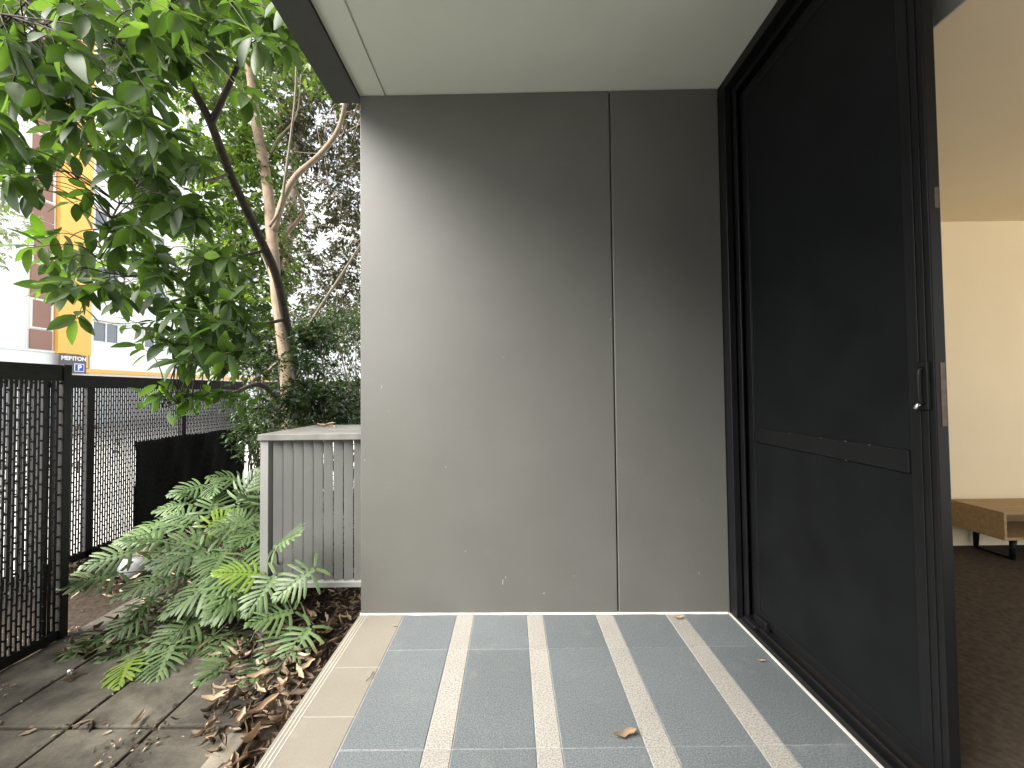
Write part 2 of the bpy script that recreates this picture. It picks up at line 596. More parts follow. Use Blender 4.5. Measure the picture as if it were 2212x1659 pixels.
# ================================================================== DOOR
df = empty('door_frame', (1.2, 1.1, 0), 'black aluminium frame of the patio sliding door', 'door frame')
b = MB()
b.bbox(1.1135, 1.146, 2.125, 2.188, .0, 2.75, .002)
b.build('jamb', M['black'], df)
b = MB(); b.box(1.146, 1.42, 2.160, 2.30, .0, 2.75); b.build('jamb_channel', M['black'], df)
b = MB(); b.bbox(1.158, 1.166, 2.10, 2.160, .0, 2.72, .0015); b.build('jamb_rib', M['black'], df)
b = MB(); b.bbox(1.1135, 1.34, -.05, 2.125, 2.700, 2.752, .003); b.build('head', M['black'], df)
b = MB(); b.bbox(1.160, 1.168, -.05, 2.10, 2.672, 2.700, .001); b.build('head_rib', M['black'], df)
b = MB(); b.bbox(1.1135, 1.34, -.05, 2.125, -.02, .012, .003); b.build('sill', M['black'], df)
b = MB(); b.bbox(1.1135, 1.128, -.05, 2.10, .012, .024, .003); b.bbox(1.152, 1.164, -.05, 2.10, .012, .030, .003); b.build('sill_rib', M['black'], df)
b = MB(); b.bbox(1.128, 1.152, 2.00, 2.10, .012, .036, .003); b.bbox(1.17, 1.192, 1.98, 2.075, .012, .06, .003); b.build('sill_stop', M['black'], df)

DX0, DX1 = 1.193, 1.228
door = empty('sliding_door', (1.21, 1.68, .03), 'black sliding door with a mid rail drawn half open', 'door')
b = MB(); b.bbox(DX0, DX1, 1.180, 1.262, .032, 2.668, .003, 2); b.build('leading_stile', M['black'], door)
b = MB(); b.bbox(DX0 - .004, DX0 + .003, 1.198, 1.204, .05, 2.66, .001); b.bbox(DX0 - .004, DX0 + .003, 1.222, 1.228, .05, 2.66, .001); b.build('stile_rib', M['black'], door)
b = MB(); b.bbox(DX0, DX1, 2.062, 2.145, .032, 2.668, .003, 2); b.build('far_stile', M['black'], door)
b = MB(); b.bbox(DX0 - .003, DX0 + .003, 2.070, 2.076, .05, 2.66, .001); b.build('stile_bead', M['black'], door)
b = MB(); b.bbox(DX0 + .001, DX1 - .001, 1.262, 2.062, .032, .075, .003, 2); b.build('bottom_rail', M['black'], door)
b = MB(); b.bbox(DX0 + .001, DX1 - .001, 1.262, 2.062, 2.61, 2.668, .003, 2); b.build('top_rail', M['black'], door)
b = MB(); b.bbox(DX0 - .004, DX1 - .001, 1.263, 2.061, .893, .962, .0035, 2); b.build('mid_rail', M['black'], door)
b = MB(); b.box(DX0 + .005, DX1 - .008, 1.260, 2.064, .074, .895); b.build('lower_panel', M['blackmat'], door)
b = MB(); b.box(DX0 + .005, DX1 - .008, 1.260, 2.064, .960, 2.612); b.build('upper_panel', M['blackmat'], door)
# handle with its lever, lock strike plates on the door's edge
hp = MB().bbox(DX0 - .010, DX0 + .001, 1.190, 1.222, 1.085, 1.225, .004, 2).build('handle', M['black'], door)
gp = MB()
gp.tube(spline([(DX0 - .008, 1.206, 1.205), (DX0 - .019, 1.206, 1.198), (DX0 - .021, 1.206, 1.150), (DX0 - .019, 1.206, 1.110), (DX0 - .008, 1.206, 1.104)], 4), .006, 8)
gp.build('grip', M['black'], hp)
lv = MB().tube([(DX0 - .006, 1.210, 1.102), (DX0 - .020, 1.212, 1.100), (DX0 - .024, 1.216, 1.088)], [.0055, .006, .0065], 10)
lv.build('lock_lever', M['steel'], hp)
b = MB(); b.bbox(DX0 + .016, DX1 - .006, 1.1775, 1.181, 1.04, 1.22, .001); b.build('lock_plate', M['brass'], door)
b = MB(); b.bbox(DX0 + .018, DX1 - .006, 1.1775, 1.181, 1.66, 1.72, .001); b.build('lock_plate', M['brass'], door)

# little steel flecks along rails
b = MB()
for (y, z) in ((1.50, .963), (1.50, .895), (1.62, .963), (1.40, .963), (1.80, .963)):
    b.box(DX0 - .0052, DX0 - .0035, y - .002, y + .002, z - .003, z + .001)
for y in (1.30, 1.45, 1.55, 1.62, 1.74, 1.85):
    b.box(1.1515, 1.154, y - .003, y + .003, .0285, .0308)
b.build('steel_fleck', M['steel'], door)

# ---- low oak TV bench in the room
bench = empty('tv_bench', (3.9, 2.92, 0), 'low oak bench on black legs against the cream room wall', 'bench')
bx0, bx1, by0, by1, bz0, bz1 = 3.15, 4.9, 2.71, 3.055, .163, .343
MB().bbox(bx0, bx1, by0, by1, bz1 - .016, bz1, .002).build('top', M['oak'], bench)
MB().bbox(bx0, bx0 + .018, by0, by1, bz0, bz1 - .0162, .002).build('side_panel', M['oak'], bench)
MB().bbox(bx1 - .018, bx1, by0, by1, bz0, bz1 - .0162, .002).build('side_panel', M['oak'], bench)
MB().bbox(bx0 + .0182, bx1 - .0182, by0 + .002, by1, bz0, bz0 + .018, .002).build('bottom_panel', M['oak'], bench)
MB().box(bx0 + .0182, bx1 - .0182, by1 - .008, by1, bz0 + .0182, bz1 - .0164).build('back_panel', M['oak'], bench)
MB().bbox(4.0, 4.018, by0 + .003, by1 - .009, bz0 + .0182, bz1 - .0164, .001).build('divider', M['oak'], bench)
for lx in (3.30, 4.80):
    for ly in (2.80, 3.02):
        MB().tube([(lx + .01, ly, bz0), (lx, ly, .008)], [.020, .014], 10).build('leg', M['black'], bench)
    MB().bbox(lx - .012, lx + .012, 2.80, 3.02, .008, .022, .002).build('leg_runner', M['black'], bench)

# ================================================================== LOUVRED ENCLOSURE
en = empty('louvred_enclosure', (-1.07, 2.55, -.16), 'grey louvred metal enclosure with a flat lid butted against the patio wall', 'enclosure')
EX0, EX1, EY0, EY1 = -1.350, -.802, 2.262, 2.90
EZ0, EZ1 = .120, .905
b = MB(); b.bbox(EX0 - .008, EX1, EY0 - .012, EY1, EZ1, EZ1 + .034, .003, 2); b.build('lid', plain('dusty_grey_lid', (.125, .123, .112), .7, spec=.25, var=.28, scale=9), en)
for x in (EX0, ):
    MB().bbox(x, x + .044, EY0, EY0 + .044, -.16, EZ1 - .0005, .002).build('post', M['metal_grey'], en)
    MB().bbox(x, x + .044, EY1 - .05, EY1 - .006, -.16, EZ1 - .0005, .002).build('post', M['metal_grey'], en)
MB().bbox(EX0 + .0445, EX1, EY0 + .002, EY0 + .042, EZ0, EZ0 + .03, .002).build('bottom_rail', M['metal_grey'], en)
MB().bbox(EX0 + .002, EX0 + .042, EY0 + .045, EY1 - .051, EZ0, EZ0 + .03, .002).build('bottom_rail', M['metal_grey'], en)
def blade(cx, cy, ang, name='louvre'):
    b = MB()
    L, T = .0455, .005
    c, s = math.cos(ang), math.sin(ang)
    poly = [(cx + u * c - v * s, cy + u * s + v * c) for u, v in ((-L / 2, -T / 2), (L / 2, -T / 2), (L / 2, T / 2), (-L / 2, T / 2))]
    b.prism(poly, EZ0 + .0302, EZ1 - .001)
    return b.build(name, M['metal_grey'], en)
for i in range(9):
    blade(EX0 + .081 + i * .0545, EY0 + .027, R(27))
for i in range(9):
    blade(EX0 + .027, EY0 + .085 + i * .0545, R(70))

# ================================================================== FENCES
PITCH_C, SLOT, PER, BR = .0212, .0112, .0755, .010
def perforated(axis, fixed, a0, a1, z0, z1, phase=0):
    """steel sheet with staggered upright slots, standing along axis 'y' or 'x'"""
    b = MB()
    n = max(1, int(round((a1 - a0) / PITCH_C)))
    t = .0035
    def bar(u0, u1, w0, w1):
        if axis == 'y': b.box(fixed - t, fixed + t, u0, u1, w0, w1)
        else: b.box(u0, u1, fixed - t, fixed + t, w0, w1)
    for i in range(n):
        u = a0 + (a1 - a0) * i / n
        u2 = a0 + (a1 - a0) * (i + 1) / n
        bar(u, u2 - SLOT, z0, z1)
        off = (.5 if (i + phase) % 2 else 0) * PER
        z = z0 + off
        while z < z1:
            bar(u2 - SLOT - .0001, u2 + .0001, z, min(z + BR, z1))
            z += PER
    return b

FZ0, FZ1 = -.10, 1.325
nf = empty('fence', (-2.45, 1.2, -.17), 'black slotted steel fence at the near left edge of the pavers', 'fence', 'black slotted fence runs round the garden')
for k_, (a0, a1) in enumerate(((1.10, 2.225), (2.245, 2.292))):
    perforated('y', -2.455, a0, a1, FZ0, FZ1 - .085).build('slotted_panel', M['fence'], nf)
MB().bbox(-2.465, -2.445, -2.5, 2.292, FZ1 - .085, FZ1, .002).build('top_rail', M['fence'], nf)
MB().bbox(-2.465, -2.445, -2.5, 2.292, FZ0 - .05, FZ0, .002).build('bottom_rail', M['fence'], nf)
MB().bbox(-2.478, -2.438, 2.292, 2.335, -.2, FZ1 + .002, .002).build('post', M['fence'], nf)
MB().bbox(-2.49, -2.46, 2.222, 2.247, -.2, FZ1 - .09, .002).build('post', M['fence'], nf)
MB().bbox(-2.49, -2.46, 1.06, 1.10, -.2, FZ1 - .002, .002).build('post', M['fence'], nf)
perforated('y', -2.455, -.2, 1.06, FZ0, FZ1 - .085).build('slotted_panel', M['fence'], nf)

ff = empty('fence', (-3.48, 4.0, -.17), 'black slotted steel fence behind the round pot and the shade cloth', 'fence', 'black slotted fence runs round the garden')
FX = -3.485
pY = [3.30, 3.475, 4.47, 5.46]
perforated('y', FX, 2.34, 3.44, FZ0, FZ1 - .10).build('slotted_panel', M['fence'], ff)
perforated('y', FX, 3.51, 4.44, FZ0, FZ1 - .10).build('slotted_panel', M['fence'], ff)
perforated('y', FX, 4.50, 5.43, FZ0, FZ1 - .10).build('slotted_panel', M['fence'], ff)
for y in (3.475, 4.47, 5.46):
    MB().bbox(FX - .035, FX + .012, y - .026, y + .026, -.2, FZ1 - .002, .002).build('post', M['fence'], ff)
MB().bbox(FX - .018, FX + .018, 2.34, 5.49, FZ1 - .10, FZ1, .002).build('top_rail', M['fence'], ff)
MB().bbox(FX - .012, FX + .012, 2.34, 5.49, FZ0 - .06, FZ0, .002).build('bottom_rail', M['fence'], ff)

rf = empty('fence', (-2, 5.72, -.17), 'black slotted steel fence behind the hedge at the garden end', 'fence', 'black slotted fence runs round the garden')
perforated('x', 5.70, -3.45, -1.9, FZ0, FZ1 - .10).build('slotted_panel', M['fence'], rf)
perforated('x', 5.70, -1.85, -.3, FZ0, FZ1 - .10).build('slotted_panel', M['fence'], rf)
MB().bbox(-3.46, -.3, 5.685, 5.715, FZ1 - .10, FZ1, .002).build('top_rail', M['fence'], rf)
MB().bbox(-1.9, -1.85, 5.69, 5.73, -.2, FZ1 - .101, .002).build('post', M['fence'], rf)

# ---- black shade cloth tied to the far fence
b = MB()
ny_, nz_ = 40, 16
rs = random.Random(5)
vv = []
for jz in range(nz_):
    for iy in range(ny_):
        y = 3.86 + (5.42 - 3.86) * iy / (ny_ - 1); z = -.14 + (.735 + .14) * jz / (nz_ - 1)
        vv.append((FX + .035 + .010 * math.sin(y * 13 + z * 4) + .006 * math.sin(y * 31 - z * 9), y, z + .004 * math.sin(y * 9)))
b.add(vv, [(jz * ny_ + i, jz * ny_ + i + 1, (jz + 1) * ny_ + i + 1, (jz + 1) * ny_ + i) for jz in range(nz_ - 1) for i in range(ny_ - 1)], True)
o = b.build('shade_cloth', M['shade'])
so = o.modifiers.new('thick', 'SOLIDIFY'); so.thickness = .002
tag(o, 'black shade cloth hung along the lower half of the slotted fence', 'shade cloth')

# ================================================================== LEAVES
def template(L=1.0, W=.42, droop=.18, fold=.14, tipx=0.0, wave=0.0):
    t = [0, .10, .27, .48, .70, .88, 1.0]
    w = [0, .46, .86, 1.0, .78, .36, 0]
    V = []
    for i in range(7):
        V.append((t[i] * L, tipx * t[i] ** 2, -droop * t[i] ** 2 * L))
    for sgn in (1, -1):
        for i in range(1, 6):
            V.append((t[i] * L, sgn * w[i] * W / 2 + tipx * t[i] ** 2, -droop * t[i] ** 2 * L + fold * w[i] * W + wave * sgn * (i - 3) * .03))
    F = [(0, 1, 7), (5, 6, 11), (0, 12, 1), (5, 16, 6)]
    for i in range(1, 5):
        F += [(i, i + 1, 7 + i, 6 + i), (i, 11 + i, 12 + i, i + 1)]
    return np.array(V), F


SMALL_V = np.array([(0, 0, 0), (.45, 0, .02), (1, 0, -.12), (.42, .21, .09), (.42, -.21, .09)])
SMALL_F = [(0, 1, 3), (1, 2, 3), (0, 4, 1), (1, 4, 2)]


def frames(ax, nz):
    ax = ax / np.linalg.norm(ax, axis=1, keepdims=True)
    y = np.cross(nz, ax)
    y /= np.maximum(np.linalg.norm(y, axis=1, keepdims=True), 1e-6)
    z = np.cross(ax, y)
    return ax, y, z


def cloud(name, P, ax, nz, size, mat, parent, V=SMALL_V, F=SMALL_F, kind='stuff'):
    """many small leaves joined in one mesh"""
    X, Y, Z = frames(ax, nz)
    n = len(P)
    co = (P[:, None, :] + size[:, None, None] * (V[None, :, 0:1] * X[:, None, :] + V[None, :, 1:2] * Y[:, None, :] + V[None, :, 2:3] * Z[:, None, :]))
    co = co.reshape(-1, 3)
    k = len(V)
    faces = [tuple(i * k + a for a in f) for i in range(n) for f in F]
    me = bpy.data.meshes.new(name)
    me.from_pydata(co.tolist(), [], faces)
    me.polygons.foreach_set('use_smooth', [True] * len(faces))
    me.materials.append(mat)
    me.update()
    o = bpy.data.objects.new(name, me)
    link(o)
    if parent is not None:
        o.parent = parent
        o.location = -world_loc(parent)
    if kind: o['kind'] = kind
    return o


def sprays(rng, centres, radius, n, squash=(1, 1, .7), per=9, spread=.5):
    """leaf places gathered on sprays: each spray is a short twig with leaves either side"""
    P = []; A = []; Nn = []
    for c, r in zip(centres, radius):
        for _ in range(n):
            d = rng.normal(size=3); d /= np.linalg.norm(d)
            q = np.array(c) + d * np.array(squash) * r * rng.uniform(.25, 1) ** .6
            tw = d * .7 + rng.normal(size=3) * .5 + np.array([0, 0, -.15]); tw /= np.linalg.norm(tw)
            L = r * spread * rng.uniform(.5, 1)
            for i in range(per):
                f = i / (per - 1)
                side = np.cross(tw, [0, 0, 1]) * (1 if i % 2 else -1)
                P.append(q + tw * L * f + rng.normal(size=3) * .01)
                A.append(tw * .6 + side + rng.normal(size=3) * .3 + np.array([0, 0, -.25]))
                Nn.append(np.array([0, 0, 1]) + rng.normal(size=3) * .45)
    return np.array(P), np.array(A), np.array(Nn)


def px_blobs(rng, poly, Y0, Y1, n, rpx0, rpx1):
    """blob centres whose place in the picture lies in a polygon, at distances Y0..Y1"""
    xs_ = [p[0] for p in poly]; ys_ = [p[1] for p in poly]
    C = []; Rr = []
    while len(C) < n:
        x, y = rng.uniform(min(xs_), max(xs_)), rng.uniform(min(ys_), max(ys_))
        ins = False
        for i in range(len(poly)):
            (xa, ya), (xb, yb) = poly[i], poly[i - 1]
            if (ya > y) != (yb > y) and x < (xb - xa) * (y - ya) / (yb - ya) + xa: ins = not ins
        if not ins: continue
        Y = rng.uniform(Y0, Y1)
        C.append(np.array(at(x, y, Y)))
        Rr.append(rng.uniform(rpx0, rpx1) * Y / FPX)
    return C, Rr


# ------------------------------------------------ small tree with broad leaves in front
T1 = on_z(640, 1010, -.16); T1 = Vector((-1.93, 4.05, -.16))
nt_ = empty('broadleaf_tree', T1, 'dark stemmed tree with broad drooping leaves leaning over the fence', 'tree')
trunk_px = [(617, 690, 3.9, .040), (595, 590, 3.72, .037), (545, 480, 3.5, .034), (495, 370, 3.3, .032), (455, 265, 3.1, .030), (415, 190, 2.95, .024), (380, 120, 2.8, .021), (372, 30, 2.6, .018), (360, -80, 2.4, .014)]
pts = [(T1.x, T1.y, T1.z, .055), (T1.x - .03, 4.04, .6, .050), (T1.x - .11, 4.0, 1.3, .044)]
for x, y, Y, r in trunk_px:
    p = at(x, y, Y); pts.append((p.x, p.y, p.z, r))
sp_ = spline(pts, 5)
MB().tube([p[:3] for p in sp_], [p[3] for p in sp_], 10).build('trunk', M['darkbark'], nt_)
skel = [np.array(p[:3]) for p in sp_[14:]]
def limb(pp, mat, parent, name='branch', n=8):
    q = []
    for x, y, Y, r in pp:
        p = at(x, y, Y); q.append((p.x, p.y, p.z, r))
    s_ = spline(q, 5)
    MB().tube([a[:3] for a in s_], [a[3] for a in s_], n).build(name, mat, parent)
    return [np.array(a[:3]) for a in s_]
skel += limb([(455, 268, 3.1, .026), (480, 215, 3.05, .022), (515, 135, 2.95, .017), (530, 60, 2.8, .011), (510, 0, 2.7, .006)], M['darkbark'], nt_)
skel += limb([(385, 140, 2.82, .016), (320, 110, 2.6, .012), (240, 90, 2.4, .009), (120, 60, 2.2, .007), (0, 30, 2.0, .005)], M['darkbark'], nt_)
skel += limb([(495, 375, 3.3, .014), (440, 390, 3.15, .011), (370, 350, 3.0, .009), (300, 400, 2.9, .007), (250, 455, 2.85, .006), (215, 560, 2.8, .004)], M['greybark'], nt_)
skel += limb([(575, 540, 3.62, .013), (500, 560, 3.4, .010), (420, 590, 3.2, .008), (330, 600, 3.0, .006), (230, 590, 2.8, .005)], M['darkbark'], nt_)
skel += limb([(616, 690, 3.9, .016), (560, 700, 3.6, .012), (500, 690, 3.4, .009), (430, 720, 3.2, .006), (330, 740, 3.0, .004)], M['darkbark'], nt_)
skel += limb([(600, 860, 3.8, .030), (560, 830, 3.55, .022), (500, 850, 3.3, .012), (430, 860, 3.0, .007), (350, 880, 2.8, .004)], M['greybark'], nt_)
skel += limb([(372, 40, 2.6, .012), (300, -40, 2.4, .01), (200, -120, 2.2, .008)], M['darkbark'], nt_)
skel = np.array(skel)

rng = np.random.default_rng(21)
ros = []   # (x, y, Y, leaves, size, fresh)
def rpoly(poly, Y0, Y1, n, k=8, s0=.12, s1=.18):
    C, _ = px_blobs(rng, poly, Y0, Y1, n, 1, 1)
    for c in C:
        d = Vector(c) - CAM; z_ = d.dot(_f)
        x, y = 1106 + FPX * d.dot(_R) / z_, 829.5 + SHY - FPX * d.dot(_U) / z_
        near = min(abs(x - (sx + (ex - sx) * f)) + abs(y - (sy + (ey - sy) * f)) for sx, sy, ex, ey in ((420, 200, 455, 265), (455, 265, 515, 140), (455, 265, 545, 480), (545, 480, 617, 690)) for f in (0, .25, .5, .75, 1))
        if near < 62: continue          # the stem and its fork stay clear of leaves
        ros.append((c, k, rng.uniform(s0, s1), False))
rpoly([(-80, -90), (620, -90), (650, 60), (600, 180), (520, 250), (400, 330), (300, 350), (200, 310), (60, 340), (-80, 320)], 1.9, 3.1, 165, 9, .135, .19)
rpoly([(-60, 300), (60, 300), (60, 420), (0, 440), (-60, 440)], 2.0, 2.8, 10, 8, .14, .19)
rpoly([(200, 320), (430, 330), (470, 430), (420, 480), (330, 470), (270, 400)], 2.6, 3.3, 24, 9, .14, .19)
rpoly([(250, 470), (480, 440), (570, 560), (580, 680), (500, 780), (360, 770), (320, 690), (230, 640), (110, 640), (70, 560), (190, 530)], 2.5, 3.4, 70, 9, .13, .18)
rpoly([(320, 690), (520, 690), (500, 790), (350, 780)], 2.5, 3.1, 14, 8, .13, .18)
for x, y, Y, k_, s_, fr in ((510, 62, 2.5, 7, .16, True), (100, 512, 2.6, 8, .15, True), (60, 535, 2.5, 7, .16, False), (165, 690, 2.5, 7, .15, False), (150, 440, 2.7, 6, .15, False),
                            (40, 355, 2.3, 6, .15, True), (470, 860, 3.1, 6, .13, True), (410, 865, 2.9, 7, .13, True), (345, 850, 2.8, 7, .13, True), (520, 870, 3.2, 5, .12, True),
                            (320, 868, 2.75, 5, .13, True), (372, 850, 2.85, 5, .13, True), (412, 878, 2.9, 5, .13, True), (452, 856, 3.0, 5, .13, True), (500, 862, 3.1, 6, .13, True), (532, 884, 3.15, 5, .13, True), (392, 900, 2.85, 4, .13, True), (300, 745, 2.8, 7, .14, False), (270, 700, 2.8, 6, .13, True), (440, 560, 2.9, 6, .13, True), (190, 410, 2.6, 5, .15, False)):
    ros.append((np.array(at(x, y, Y)), k_, s_, fr))
temps = [template(1, .43, .16, .14), template(1, .38, .30, .12, .07), template(1, .46, .10, .18, -.06), template(1, .40, .42, .10, .04, .6), template(1, .44, .24, .18, -.09, -.6)]
leaves = []; tw = MB()
for c, k_, s_, fr in ros:
    d = np.linalg.norm(skel - c, axis=1)
    a = skel[np.argmin(d + rng.uniform(0, .25, len(d)))]
    mid = (a + c) / 2 + np.array([rng.normal() * .04, rng.normal() * .04, .05 + .08 * np.linalg.norm(c - a)])
    s2 = spline([tuple(a), tuple(mid), tuple(c)], 4)
    tw.tube(s2, [.0045 - .003 * i / (len(s2) - 1) for i in range(len(s2))], 5, False)
    dirn = c - mid; dirn /= np.linalg.norm(dirn)
    ph = rng.uniform(0, 6.28)
    up = np.array([0, 0, 1.0])
    e1 = np.cross(dirn, up); e1 /= np.linalg.norm(e1) + 1e-6; e2 = np.cross(dirn, e1)
    for i in range(k_):
        an = ph + i * 2.4
        f = i / k_
        out = (e1 * math.cos(an) + e2 * math.sin(an))
        ax = out + dirn * (.9 - .9 * f) + np.array([0, 0, -.25 - .45 * rng.random()])
        if fr and i < 3: ax = out * .7 + dirn * .5 + np.array([0, 0, .5])
        pos = c - dirn * f * .11 + out * .008
        nz = up + rng.normal(size=3) * .35 + dirn * .2
        leaves.append((pos, ax, nz, s_ * rng.uniform(.7, 1.1), fr and i < 4))
tw.build('twigs', M['darkbark'], nt_)['kind'] = 'stuff'
# the leaves that show largest are objects of their own
def shown(l):
    p = l[0]
    d = Vector(p) - CAM; z = d.dot(_f)
    x = 1106 + FPX * d.dot(_R) / z; y = 829.5 + SHY - FPX * d.dot(_U) / z
    inside = 20 < x < 760 and 20 < y < 1000
    return (0 if inside else 1, 0 if l[4] else 1, np.linalg.norm(p - np.array(CAM)) / l[3])
leaves.sort(key=shown)
lmesh = {}
for ti, (V, F) in enumerate(temps):
    for key in ('treeleaf', 'freshleaf'):
        b = MB(); b.add(V, F, True)
        lmesh[ti, key] = b.mesh('leaf', M[key])
for i, (pos, ax, nz, s_, fr) in enumerate(leaves[:290]):
    X, Y, Z = frames(ax[None], nz[None])
    o = bpy.data.objects.new('leaf', lmesh[i % 5, 'freshleaf' if fr else 'treeleaf'])
    mm = Matrix((X[0] * s_, Y[0] * s_, Z[0] * s_)).transposed().to_4x4()
    mm.translation = Vector(pos) - T1
    link(o, nt_)
    o.matrix_basis = mm
rest = leaves[290:]
for ti in range(5):
    rr = rest[ti::5]
    if rr and ti == 0: pass
    V, F = temps[ti]
RP = np.array([l[0] for l in rest]); RA = np.array([l[1] for l in rest]); RN = np.array([l[2] for l in rest]); RS = np.array([l[3] for l in rest])
cloud('leaves', RP, RA, RN, RS, M['treeleaf'], nt_, *temps[0])

# ------------------------------------------------ tan trunk tree behind
T2 = Vector((-2.46, 4.62, -.16))
t2 = empty('slender_tree', T2, 'tan trunked tree rising behind the hedge with yellow green leaves', 'tree')
q = [(T2.x + .05, 4.62, -.16, .095), (T2.x + .04, 4.62, .6, .088)]
for x, y, Y, r in ((622, 838, 4.62, .078), (612, 740, 4.66, .066), (598, 640, 4.7, .060), (588, 520, 4.8, .062), (580, 420, 4.9, .058), (565, 330, 5.0, .060), (550, 240, 5.1, .055), (540, 150, 5.2, .050), (530, 40, 5.3, .045), (520, -80, 5.4, .04)):
    p = at(x, y, Y); q.append((p.x, p.y, p.z, r))
s_ = spline(q, 5)
MB().tube([a[:3] for a in s_], [a[3] * (1 + .05 * math.sin(i * 1.7)) for i, a in enumerate(s_)], 12).build('trunk', M['bark'], t2)
limb([(592, 498, 4.8, .034), (612, 430, 4.75, .036), (640, 380, 4.7, .034), (690, 335, 4.6, .030), (728, 285, 4.55, .026), (745, 225, 4.5, .022), (752, 150, 4.45, .018), (775, 80, 4.4, .012)], M['bark'], t2)
limb([(582, 490, 4.6, .016), (605, 450, 4.55, .016), (618, 370, 4.5, .014), (630, 280, 4.45, .012), (638, 200, 4.4, .009), (640, 100, 4.4, .006)], M['greybark'], t2)
limb([(585, 330, 4.95, .010), (600, 300, 4.9, .010), (640, 250, 4.8, .008), (650, 160, 4.8, .005)], M['greybark'], t2)
limb([(605, 600, 5.6, .03), (612, 520, 5.5, .028), (640, 480, 5.5, .026), (655, 455, 5.5, .024), (640, 410, 5.5, .018), (618, 370, 5.5, .014)], M['bark'], t2)
limb([(580, 800, 4.5, .014), (640, 740, 4.7, .016), (700, 650, 4.9, .016), (740, 590, 5.0, .015), (790, 510, 5.1, .012)], M['greybark'], t2)
limb([(617, 660, 4.3, .006), (650, 690, 4.3, .006), (690, 680, 4.4, .004)], M['greybark'], t2)
limb([(598, 640, 4.7, .012), (570, 560, 4.8, .010), (540, 500, 4.9, .006)], M['greybark'], t2)
r2 = np.random.default_rng(7)
C, Rr = px_blobs(r2, [(400, 300), (570, 250), (610, 500), (610, 720), (520, 790), (430, 760), (400, 600), (440, 460)], 4.8, 6.2, 120, 35, 70)
C2, R2 = px_blobs(r2, [(300, -60), (740, -60), (740, 60), (700, 190), (560, 280), (380, 300)], 4.4, 6.2, 80, 40, 75)
P, A, Nn = sprays(r2, C + C2, Rr + R2, 9, per=9)
cloud('crown', P, A, Nn, r2.uniform(.075, .125, len(P)), M['midleaf'], t2)

# ------------------------------------------------ brown backlit trees further back
def bare_twigs(rng, poly, Y0, Y1, n, L):
    b = MB()
    C, _ = px_blobs(rng, poly, Y0, Y1, n, 1, 1)
    for c in C:
        d = rng.normal(size=3) * np.array([1, .6, 1]); d /= np.linalg.norm(d)
        e = rng.normal(size=3) * .25
        s2 = spline([tuple(c), tuple(c + d * L * .5 + e * L * .4), tuple(c + d * L + e * L)], 3)
        b.tube(s2, [.008, .007, .006, .006, .005, .004, .003][:len(s2)], 4, False)
    return b
T3 = Vector((-3.5, 9.4, -.2))
t3 = empty('fine_leaved_tree', T3, 'brownish fine leaved tree against the bright sky beside the wall edge', 'tree')
q = [(T3.x + .8, 9.4, -.2, .16)] + [tuple(at(x, y, 9.4)) + (r,) for x, y, r in ((800, 600, .09), (810, 420, .07), (790, 250, .05), (760, 60, .03))]
s_ = spline(q, 4)
MB().tube([a[:3] for a in s_], [a[3] for a in s_], 10).build('trunk', M['bark'], t3)
r3 = np.random.default_rng(12)
C, Rr = px_blobs(r3, [(600, 150), (800, 150), (820, 760), (700, 740), (640, 640), (600, 480)], 8.2, 10.0, 120, 26, 52)
P, A, Nn = sprays(r3, C, Rr, 21, per=9)
cloud('crown', P, A, Nn, r3.uniform(.075, .12, len(P)), M['fineleaf'], t3)
bare_twigs(r3, [(640, 200), (800, 200), (800, 720), (680, 720)], 8.0, 9.6, 110, .8).build('twigs', M['bark'], t3)['kind'] = 'stuff'

T4 = Vector((-6.2, 11.0, -.2))
t4 = empty('tall_green_tree', T4, 'tall green tree far behind the fence above the tan trunk', 'tree')
q = [(T4.x, 11, -.2, .2), (T4.x + .1, 11, 3, .17), (T4.x + .5, 11, 7, .12), (T4.x + .6, 11, 11, .06)]
s_ = spline(q, 4)
MB().tube([a[:3] for a in s_], [a[3] for a in s_], 10).build('trunk', M['greybark'], t4)
C, Rr = px_blobs(r3, [(430, -80), (800, -80), (800, 200), (620, 330), (480, 260)], 9.5, 12, 90, 30, 62)
P, A, Nn = sprays(r3, C, Rr, 9, per=9)
cloud('crown', P, A, Nn, r3.uniform(.12, .19, len(P)), M['midleaf'], t4)

# ------------------------------------------------ hedge shrubs at the garden end
def shrub(name, base, label, poly, Y0, Y1, n, r0, r1, seed, per=9, k=15, s0=.035, s1=.065, mat='shrubleaf'):
    o = empty(name, base, label, 'shrub', 'shrubs along the garden end')
    r_ = np.random.default_rng(seed)
    C, Rr = px_blobs(r_, poly, Y0, Y1, n, r0, r1)
    P, A, Nn = sprays(r_, C, Rr, k, per=per, spread=.7)
    cloud('foliage', P, A, Nn, r_.uniform(s0, s1, len(P)), M[mat], o)
    b = MB()
    for c in C[::2]:
        mid = (np.array(base) + c) / 2 + r_.normal(size=3) * .08
        b.tube(spline([tuple(base), tuple(mid), tuple(c)], 3), [.016, .014, .011, .009, .007, .006, .004], 5, False)
    b.build('stems', M['greybark'], o)['kind'] = 'stuff'
    return o
shrub('shrub', Vector((-1.75, 4.5, -.17)), 'dark small leaved shrub behind the enclosure lid', [(560, 860), (800, 840), (800, 935), (700, 930), (590, 960), (540, 930)], 3.4, 4.3, 42, 26, 48, 31)
shrub('shrub', Vector((-1.4, 5.0, -.17)), 'tall dark shrub between the tan trunk and the wall edge', [(640, 690), (800, 640), (800, 860), (650, 860)], 4.6, 5.4, 44, 28, 52, 32)
shrub('shrub', Vector((-1.85, 3.9, -.17)), 'bushy dark shrub hiding the foot of the dark stem', [(628, 720), (690, 700), (700, 880), (650, 880)], 3.55, 3.85, 16, 28, 44, 35)
